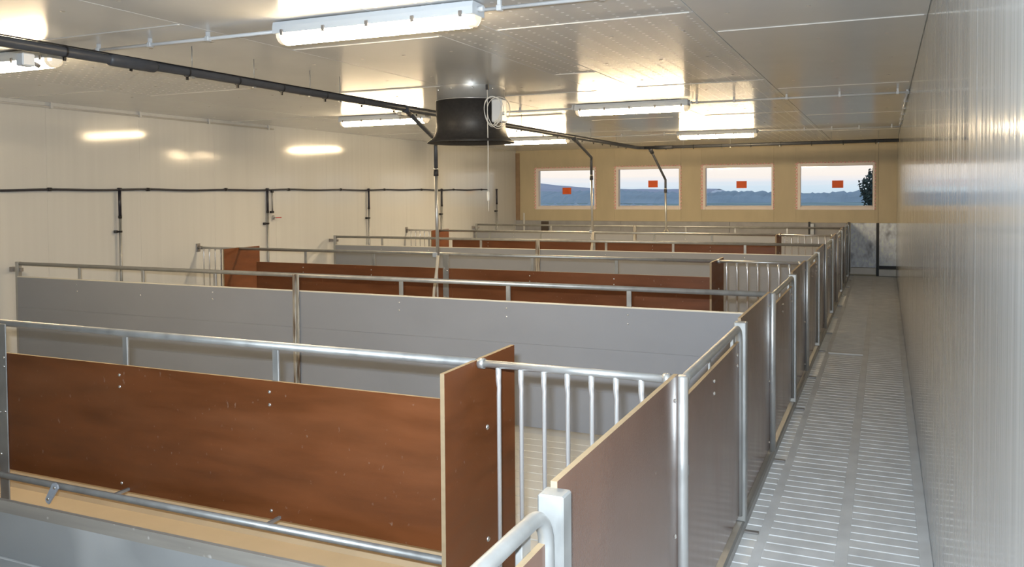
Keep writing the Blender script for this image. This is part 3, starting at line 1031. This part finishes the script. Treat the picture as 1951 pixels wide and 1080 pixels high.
cb = thing('control_box', 'white control box with coiled cable on the fan duct side', 'box', (-3.05, 6.615, 2.36))
B(-.055, .045, -.055, .055, -.105, .095, c=.010).build('box_body', 'white_plastic', cb)
B(-.045, .035, -.060, -.054, -.095, .085, c=.002).build('box_cover', 'white_plastic', cb)
T([(.045, -.02, -.03), (.062, -.02, -.03)], .016, 10).build('indicator_knob', 'joint', cb)
coil = MB()
for (rx, rz, dx, dz, dy) in ((.088, .125, -.02, -.015, -.075), (.078, .122, -.028, -.008, -.082), (.105, .135, .022, -.028, -.068), (.080, .128, -.024, -.02, -.086)):
    coil.tube([(dx + rx * math.cos(t), dy + .02 * math.sin(t * 2), dz + rz * math.sin(t)) for t in [i * 2 * math.pi / 28 for i in range(28)]], .0030, 6, closed=True)
coil.tube([(.02 + .035 * math.cos(t), -.07, -.115 + .030 * math.sin(t)) for t in [i * 2 * math.pi / 16 for i in range(16)]], .004, 6, closed=True)
coil.build('cable_coil', 'cord', cb)
pc = thing('pull_cord', 'long pale pull cord hanging from the fan duct', 'cord', (-3.12, 6.52, 2.49))
T([(0, 0, .05), (0, 0, -.2), (.004, 0, -.5), (.0, 0, -.85)], .0038, 6).build('cord_line', 'cord', pc)
T([(0, 0, -.83), (0, 0, -.84), (.002, 0, -.90), (.002, 0, -.915)], [.006, .013, .013, .008], 10).build('cord_grip', 'cord', pc)
T([(.002, 0, -.915), (.005, 0, -1.0)], .003, 6).build('cord_tail', 'cord', pc)
B(-.012, .012, -.012, .012, .04, .085, c=.003).build('cord_hook', 'dark', pc)

# ------------------------------------------------------------------ water line on the left wall
WX, WZ = XL + .035, 1.712
wlp = thing('water_line', 'thin black water pipe along the left wall with clips', 'pipe', (WX, 2.0, WZ))
pts = []
y = YF + .1
while y < 16.0:
    pts.append((0, y - 2.0, -.010 * (0.5 - 0.5 * math.cos((y - 5.80) / 1.23 * 2 * math.pi)) + .003 * math.sin(y * 2.1)))
    y += .15
T(pts, .0125, 10).build('water_pipe', 'blackpipe', wlp)
pcl = None
for k in range(12):
    y = 3.34 + 1.23 * k
    if y > 15.9:
        break
    if pcl is None:
        pcl = MB().tube([(0, -.02, 0), (0, .02, 0)], .0185, 10).box(-.033, 0, -.014, .014, -.012, .012).build('pipe_clip', 'tie', wlp, (0, y - 2, 0))
    else:
        share(pcl, wlp, (0, y - 2, 0))

DROPS = ((6.64, 'first wall drinker pipe, the leftmost below the black water line'), (9.04, 'second wall drinker pipe, beside the red handled valve'),
         (11.48, 'third wall drinker pipe from the left'), (13.93, 'fourth wall drinker pipe, just right of the duct drop pipe'),
         (16.38, 'fifth wall drinker pipe, nearest the far corner'))
wd = thing('drinker_pipe', 'x', 'pipe')
T([(0, 0, 1.712), (0, 0, 1.40)], .0165, 10).build('upper_pipe', 'blackpipe', wd)
T([(0, 0, 1.425), (0, 0, 1.395)], .0195, 10).build('joint_sleeve', 'tie', wd)
T([(0, 0, 1.40), (0, 0, .18)], .0150, 10).build('lower_tube', 'galv', wd)
T([(0, -.022, 1.712), (0, .022, 1.712)], .0185, 10).build('tee', 'blackpipe', wd)
MB().box(-.032, .005, -.065, -.035, 1.236, 1.268, c=.004).build('pipe_nipple', 'tie', wd)
MB().tube([(0, 0, 1.243), (0, 0, 1.262)], .021, 10).box(-.033, 0, -.012, .012, 1.243, 1.262).build('pipe_clamp', 'tie', wd)
for i, (y, lab) in enumerate(DROPS):
    if i == 0:
        wd.location = (WX, y, 0)
        wd['label'], wd['group'] = lab, 'wall drinker pipes'
    else:
        copy_tree(wd, (WX, y, 0), lab, 'wall drinker pipes')

bv = thing('ball_valve', 'small tap with red lever hanging beside second wall drinker pipe', 'valve', (WX + .005, 9.13, 1.40))
T([(0, 0, .30), (0, 0, .01)], .011, 8).build('supply_tube', 'galv', bv)
B(-.015, .015, -.02, .02, .27, .30, c=.004).build('upper_fitting', 'tie', bv)
B(-.015, .015, -.04, .02, -.01, .02, c=.004).build('lower_fitting', 'tie', bv)
T([(0, .02, -.04), (0, .02, -.10)], .015, 10).build('valve_body', 'galv', bv)
T([(.012, .02, -.072), (.03, .02, -.072)], .010, 8).build('valve_stem', 'galv', bv)
B(.026, .034, .03, .15, -.080, -.066, c=.003).build('lever', 'red', bv)

# ------------------------------------------------------------------ outside
gnd = MB()
N = 40
vs, fs = [], []
for j in range(N + 1):
    for i in range(N + 1):
        x = -700 + 1000 * i / N
        yy = 20 + 900 * (j / N) ** 2
        z = -2.6 + (yy - 20) * .0012 + random.uniform(-.3, .3) * (j > 3)
        vs.append((x, yy, z))
for j in range(N):
    for i in range(N):
        q = j * (N + 1) + i
        fs.append((q, q + 1, q + N + 2, q + N + 1))
gnd._add(vs, fs)
struct(gnd.build('ground', 'meadow'), 'dull green meadow outside the windows', 'ground')


def ridge(name, lab, cat, mat, x0, x1, yc, depth, zb, hf, step, rough):
    """long ridge with a rounded section; its crest rises and falls with hf(x)"""
    vs, fs = [], []
    xs_ = []
    x = x0
    while x < x1:
        xs_.append(x)
        x += step
    S = 5
    for x in xs_:
        h = hf(x) + random.uniform(-rough, rough)
        for s in range(S):
            t = s / (S - 1)
            vs.append((x, yc + (t - .5) * depth, zb + (h - zb) * math.sin(math.pi * t) ** .8))
    for i in range(len(xs_) - 1):
        for s in range(S - 1):
            q = i * S + s
            fs.append((q, q + S, q + S + 1, q + 1))
    o = MB()._add(vs, fs).build(name, mat)
    return tag(o, lab, cat)


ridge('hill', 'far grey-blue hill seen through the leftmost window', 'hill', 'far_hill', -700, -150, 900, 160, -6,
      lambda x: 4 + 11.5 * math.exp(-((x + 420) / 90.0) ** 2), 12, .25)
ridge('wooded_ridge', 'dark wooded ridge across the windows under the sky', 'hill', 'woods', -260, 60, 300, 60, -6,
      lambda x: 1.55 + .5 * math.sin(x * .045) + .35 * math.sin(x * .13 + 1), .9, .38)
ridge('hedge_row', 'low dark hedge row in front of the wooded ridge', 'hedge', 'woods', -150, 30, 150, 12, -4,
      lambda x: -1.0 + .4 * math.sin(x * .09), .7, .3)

tree = thing('tree', 'dark leafy tree at the right edge of the rightmost window', 'tree', (-0.6, 122, -2.4))
T([(0, 0, 0), (.1, 0, 2.0), (0, .1, 4.0)], [.35, .28, .16], 10).build('trunk', 'trunk', tree)
lf = MB()
for k in range(2600):
    while True:
        p = Vector((random.uniform(-1, 1), random.uniform(-1, 1), random.uniform(-1, 1)))
        if .25 < p.length < 1:
            break
    lump = 1 + .18 * math.sin(p.x * 7 + p.z * 5) * math.cos(p.y * 6)
    c = Vector((p.x * 2.5 * lump, p.y * 2.5, 3.85 + p.z * 2.95 * lump))
    d1 = Vector((random.uniform(-1, 1), random.uniform(-1, 1), random.uniform(-1, 1))).normalized() * .22
    d2 = d1.orthogonal().normalized() * .15
    lf._add([c - d1, c + d2, c + d1, c - d2], [(0, 1, 2, 3)])
o = lf.build('foliage', 'foliage', tree)
o['kind'] = 'stuff'
